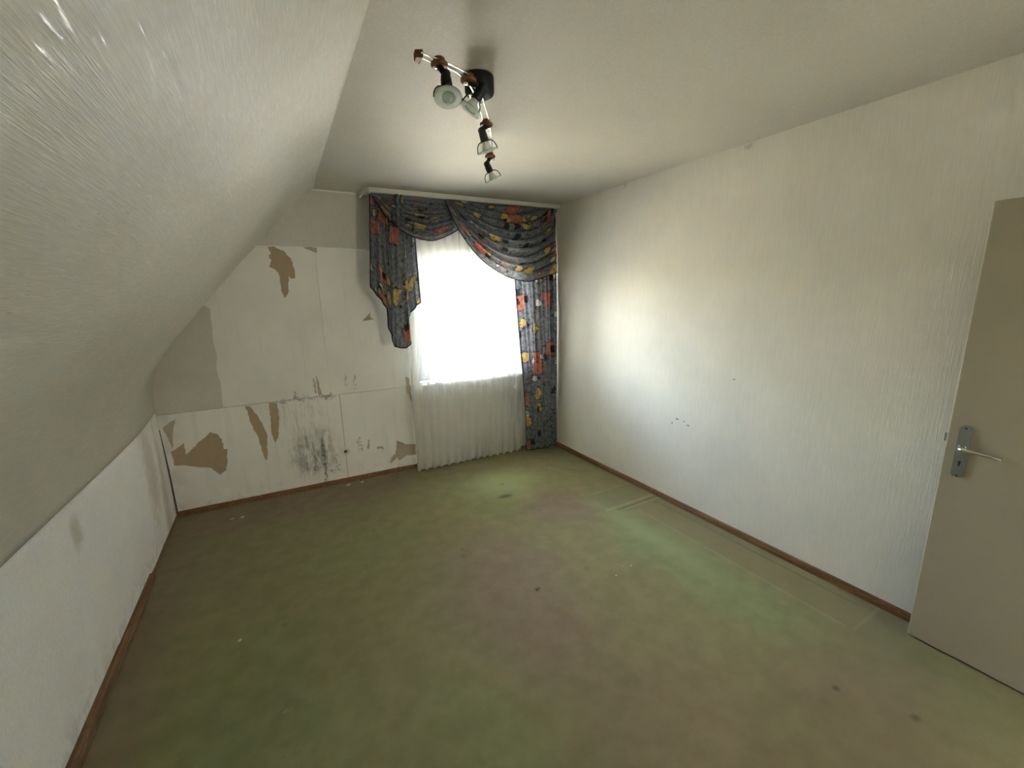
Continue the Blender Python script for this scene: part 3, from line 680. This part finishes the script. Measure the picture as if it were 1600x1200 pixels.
RC = [[(1.455,2.503),(1.699,2.501),(1.982,2.500),(2.301,2.499),(2.56,2.498)],
      [(1.452,2.495),(1.694,2.381),(1.87,2.327),(2.055,2.324),(2.218,2.387),(2.45,2.49)],
      [(1.448,2.49),(1.633,2.314),(1.819,2.194),(2.019,2.148),(2.198,2.21),(2.35,2.354),(2.50,2.485)],
      [(1.442,2.486),(1.588,2.261),(1.77,2.087),(1.983,1.991),(2.178,2.015),(2.365,2.165),(2.56,2.470)],
      [(1.433,2.481),(1.544,2.24),(1.737,2.006),(1.963,1.86),(2.207,1.801),(2.361,1.821),(2.592,1.885)]]
rows = swag(LC, .215, .235, 8, .052, 2, (.4, 0), 72, 130, belly=.035); a = adopt(cloth('swag', rows, M['print'], None, uvo=(.4, .3)), val)
bm = bmesh.new(); tube(bm, rows[-1], .0045, 6); h = bm_obj('piping', bm, M['piping']); h.parent = a
rows = swag(RC, .235, .25, 9, .058, 5, (2.4, 0), 100, 150, belly=.05); a = adopt(cloth('swag', rows, M['print'], None, uvo=(2.35, 1.25)), val)
bm = bmesh.new(); tube(bm, rows[-1], .0045, 6); h = bm_obj('piping', bm, M['piping']); h.parent = a
# stepped tail
TT = [(.822,.20),(.852,.216),(.885,.222),(.920,.205),(.950,.190),(.965,.196),(.976,.222),(1.010,.245),(1.047,.250),(1.072,.238),(1.082,.212),(1.105,.190),(1.132,.186),(1.160,.196)]
TB = [(.764,1.759),(.803,1.698),(.841,1.641),(.880,1.584),(.892,1.405),(.912,1.330),(.914,1.251),(.955,1.238),(1.014,1.234),(1.052,1.271),(1.057,1.494),(1.095,1.538),(1.145,1.589),(1.178,1.62)]
cols = []
for i in range(len(TT)-1):
    m = 6
    for k in range(m + (i == len(TT)-2)):
        f = k/m; cols.append(((TT[i][0]*(1-f)+TT[i+1][0]*f), (TT[i][1]*(1-f)+TT[i+1][1]*f), (TB[i][0]*(1-f)+TB[i+1][0]*f), (TB[i][1]*(1-f)+TB[i+1][1]*f)))
rows = []
for j in range(61):
    v = j/60; row = []
    for k, (tx, tn, bx, bz) in enumerate(cols):
        z = 2.492 + (bz-2.492)*v; s = (2.492-z)/1.26; x = tx + (bx-tx)*min(1, v*1.0)
        nn = .208 + (tn-.208)*1.5 - .012 + .016*math.sin(k*.75+.4*math.sin(4*v)) + .01*v
        row.append(gp(x, nn, z))
    rows.append(row)
a = adopt(cloth('cascade_tail', rows, M['print'], None, uvo=(5.3, 2.1)), val)
bm = bmesh.new(); tube(bm, [r[0] for r in rows[::3]] + rows[-1][1:] + [r[-1] for r in rows[::-3]], .0055, 6); h = bm_obj('piping', bm, M['piping']); h.parent = a
bm = bmesh.new(); gbox(bm, .818, 2.60, .2275, .2315, 2.462, 2.493); bevel(bm, .0015, 1); adopt(bm_obj('heading_band', bm, M['print']), val)

# ================================================================== CEILING SPOTLIGHT
lamp = thing('ceiling_spotlight', 'black ceiling spotlight with curved chrome rods and four glass-rimmed swivel spots', 'lamp', (.86, 1.74, ZC))
def lpart(name, bm, mat, smooth=True, par=None):
    o = bm_obj(name, bm, mat, None, smooth)
    if par is None: adopt(o, lamp)
    else: o.parent = par
    return o
bm = bmesh.new(); lathe(bm, (.86, 1.74, ZC+.004), (0, 0, -1), [(0, 0), (0, .0575), (.004, .060), (.056, .060), (.066, .057), (.072, .048), (.074, .040), (.074, 0)], 40)
can = lpart('canopy', bm, M['black'])
bm = bmesh.new(); lathe(bm, (.86, 1.74, ZC-.070), (0, 0, -1), [(0, 0), (0, .016), (.012, .014), (.020, .010), (.020, 0)], 20); lpart('canopy_stem', bm, M['chrome'])
ZR = 2.452
mid1 = catmull([(.535, 1.525, 0), (.615, 1.543, 0), (.680, 1.556, 0), (.748, 1.600, 0), (.815, 1.675, 0), (.872, 1.752, 0)], 8)
mid2 = catmull([(.850, 1.722, 0), (.905, 1.806, 0), (.990, 1.940, 0), (1.105, 2.140, 0), (1.214, 2.344, 0), (1.226, 2.368, 0)], 8)
for mid in (mid1, mid2):
    for s in (-.0125, .0125):
        P = []
        for i, p in enumerate(mid):
            d = (mid[min(i+1, len(mid)-1)] - mid[max(i-1, 0)]).normalized(); P.append((p.x - d.y*s, p.y + d.x*s, ZR + (.002 if mid is mid2 else 0)))
        bm = bmesh.new(); tube(bm, P, .0032, 10); lpart('rod', bm, M['chrome'])
bm = bmesh.new(); prism(bm, [(-.012, -.016), (.012, -.028), (.016, .026), (-.008, .014)], lambda a, b, d: (.533+a, 1.540+b, ZR-.012+d), 0, .024); bevel(bm, .002, 1); lpart('rod_end_cap', bm, M['lampwood'], False)
def spot(P, G, axis, sw):
    P = Vector(P); G = Vector(G); ax = Vector(axis).normalized()
    K = G - ax*.088                                   # swivel joint
    bm = bmesh.new()
    tube(bm, [P + Vector((0, 0, .0)), P.lerp(K, .5), K], [.0115, .0105, .010], 14)
    s, t = frame_of(ax); lathe(bm, K - s*.013, s, [(0, 0), (0, .0135), (.026, .0135), (.026, 0)], 18)
    lathe(bm, K, ax, [(-.012, 0), (-.012, .010), (.000, .0155), (.018, .0185), (.044, .0195), (.050, .0185), (.050, 0)], 22)
    body = lpart('spot', bm, M['black'])
    bm = bmesh.new(); lathe(bm, P + Vector((0, 0, .004)), (0, 0, 1), [(-.006, 0), (-.006, .026), (-.003, .030), (.005, .030), (.008, .026), (.008, 0)], 30); lpart('wooden_disc', bm, M['lampwood'], par=body)
    bm = bmesh.new(); lathe(bm, P + Vector((0, 0, .014)), (0, 0, 1), [(0, 0), (0, .020), (.010, .020), (.013, .016), (.013, 0)], 26); lpart('wooden_disc', bm, M['lampwood'], par=body)
    off = Vector(sw)*.017
    bm = bmesh.new(); lathe(bm, P + off + Vector((0, 0, -.014)), (0, 0, 1), [(0, 0), (0, .007), (.002, .009), (.010, .009), (.010, 0)], 18); lpart('clamp_screw', bm, M['chrome'], par=body)
    bm = bmesh.new(); lathe(bm, G, ax, [(-.042, .0095), (-.036, .013), (-.022, .019), (-.008, .0235), (.000, .0250), (.002, .0250)], 30); lpart('reflector', bm, M['reflector'], par=body)
    bm = bmesh.new(); lathe(bm, G, ax, [(-.001, 0), (-.001, .0215), (.001, .0215), (.001, 0)], 26); lathe(bm, G, ax, [(-.02, 0), (-.02, .004), (-.006, .004), (-.004, 0)], 12); lpart('bulb', bm, M['frost'], par=body)
    bm = bmesh.new(); lathe(bm, G, ax, [(.000, .0245), (-.002, .0255), (-.001, .0465), (.0005, .0475), (.002, .0465), (.003, .0255), (.002, .0245), (.000, .0245)], 40); lpart('glass_ring', bm, M['frost'], par=body)
    side = Vector(sw) - ax*Vector(sw).dot(ax); side.normalize()
    for sgn in (-1, 1):
        d = side*sgn
        bm = bmesh.new(); tube(bm, [G - ax*.042 + d*.018, G - ax*.039 + d*.031, G - ax*.027 + d*.041, G - ax*.010 + d*.0465, G + ax*.003 + d*.0475], [.0032, .0026, .0024, .0024, .0028], 8); lpart('lamp_arm', bm, M['black'], par=body)
RT = (.87, -.49, 0)
spot((.612, 1.543, 2.440), (.609, 1.472, 2.318), (-.10, -.38, -.92), (-.75, .35, .4))
spot((.745, 1.596, 2.440), (.750, 1.602, 2.352), (-.48, .22, -.80), (-.8, -.3, 0))
spot((.988, 1.938, 2.442), (.987, 1.930, 2.332), (.32, .00, -.93), RT)
spot((1.212, 2.342, 2.442), (1.226, 2.336, 2.327), (.44, -.04, -.89), RT)

# ================================================================== SMALL THINGS
ox, oz = .4565, .297
out = thing('wall_outlet', 'small round open wall outlet on the board joint beside the mould', 'outlet', gp(ox, 0, oz))
bm = bmesh.new(); lathe(bm, (0, .001, 0), (0, -1, 0), [(0, .0), (0, .038), (.006, .037), (.011, .032), (.011, .018), (.003, .015), (-.004, .015), (-.004, 0)], 30); bm_obj('cover_ring', bm, M['white'], out, True)
bm = bmesh.new(); lathe(bm, (0, 0, 0), (0, -1, 0), [(.001, 0), (.001, .0145), (.002, .0145), (.002, 0)], 20); core = bm_obj('socket_core', bm, M['black'], out)
bm = bmesh.new(); lathe(bm, (0, 0, 0), (0, -1, 0), [(.002, .004), (.006, .004), (.006, .0065), (.002, .0065)], 16); bm_obj('contact_pin', bm, M['steel'], core)

def scrap(name, x, y, s, seed, mat, label, cat, rz=0.0, group=None, th=.003):
    """small irregular crumpled piece lying on the carpet"""
    random.seed(seed); bm = bmesh.new(); n_ = 9; C = bm.verts.new((0, 0, th + s*.22)); R = []; B = []
    for k in range(n_):
        a = 2*PI*k/n_; r = s*random.uniform(.55, 1.1); e = .55
        R.append(bm.verts.new((r*math.cos(a), r*e*math.sin(a), th + s*random.uniform(-.02, .30)))); B.append(bm.verts.new((r*math.cos(a)*.92, r*e*math.sin(a)*.92, 0)))
    for k in range(n_):
        k1 = (k+1) % n_; bm.faces.new((C, R[k], R[k1])); bm.faces.new((R[k], B[k], B[k1], R[k1]))
    bm.faces.new(B[::-1])
    o = bm_obj(name, bm, mat); o.location = (x, y, 0); o.rotation_euler = (0, 0, rz)
    return tag(o, label, cat, group)
S, L_ = M['scrap'], M['lint']
scrap('paper_scrap', -.323, 2.251, .012, 1, S, 'single pale paper scrap on the open green carpet near the left wall', 'scrap', .3)
scrap('carpet_tuft', -.132, 1.712, .020, 2, L_, 'largest loose tuft on the carpet, ring-shaped, near the camera', 'tuft', .2)
scrap('carpet_tuft', -.104, 1.519, .017, 3, L_, 'elongated loose tuft nearest the camera on the carpet', 'tuft', .8)
scrap('carpet_tuft', -.150, 1.522, .010, 4, L_, 'tiny loose tuft just left of the elongated tuft nearest the camera', 'tuft', 0)
scrap('crumb', 1.722, 1.688, .007, 5, S, 'pale crumb on the worn carpet, left one of the upper crumbs', 'crumb', .1)
scrap('crumb', 1.765, 1.668, .009, 6, S, 'pale crumb on the worn carpet, largest and furthest right of the crumbs', 'crumb', .7)
scrap('crumb', 1.622, 1.645, .009, 7, S, 'pale crumb on the worn carpet, closest to the camera of the crumbs', 'crumb', 1.4)
scrap('wallpaper_flake', -.441, 3.70, .022, 8, S, 'pale wallpaper flake on the carpet below the torn brown patch, left one of two', 'flake', 0)
scrap('wallpaper_flake', -.375, 3.69, .018, 9, S, 'pale wallpaper flake on the carpet below the torn brown patch, right one of two', 'flake', .4)
scrap('wallpaper_flake', .440, 3.855, .026, 10, S, 'white flake on the carpet under the round wall outlet', 'flake', 0)
scrap('wallpaper_flake', .560, 3.850, .018, 11, S, 'small white flake on the carpet right of the flake under the outlet', 'flake', .3)
scrap('dirt_clod', 1.160, 1.801, .018, 12, M['skirting'], 'dark brown clod on the worn middle of the carpet', 'dirt', .5)
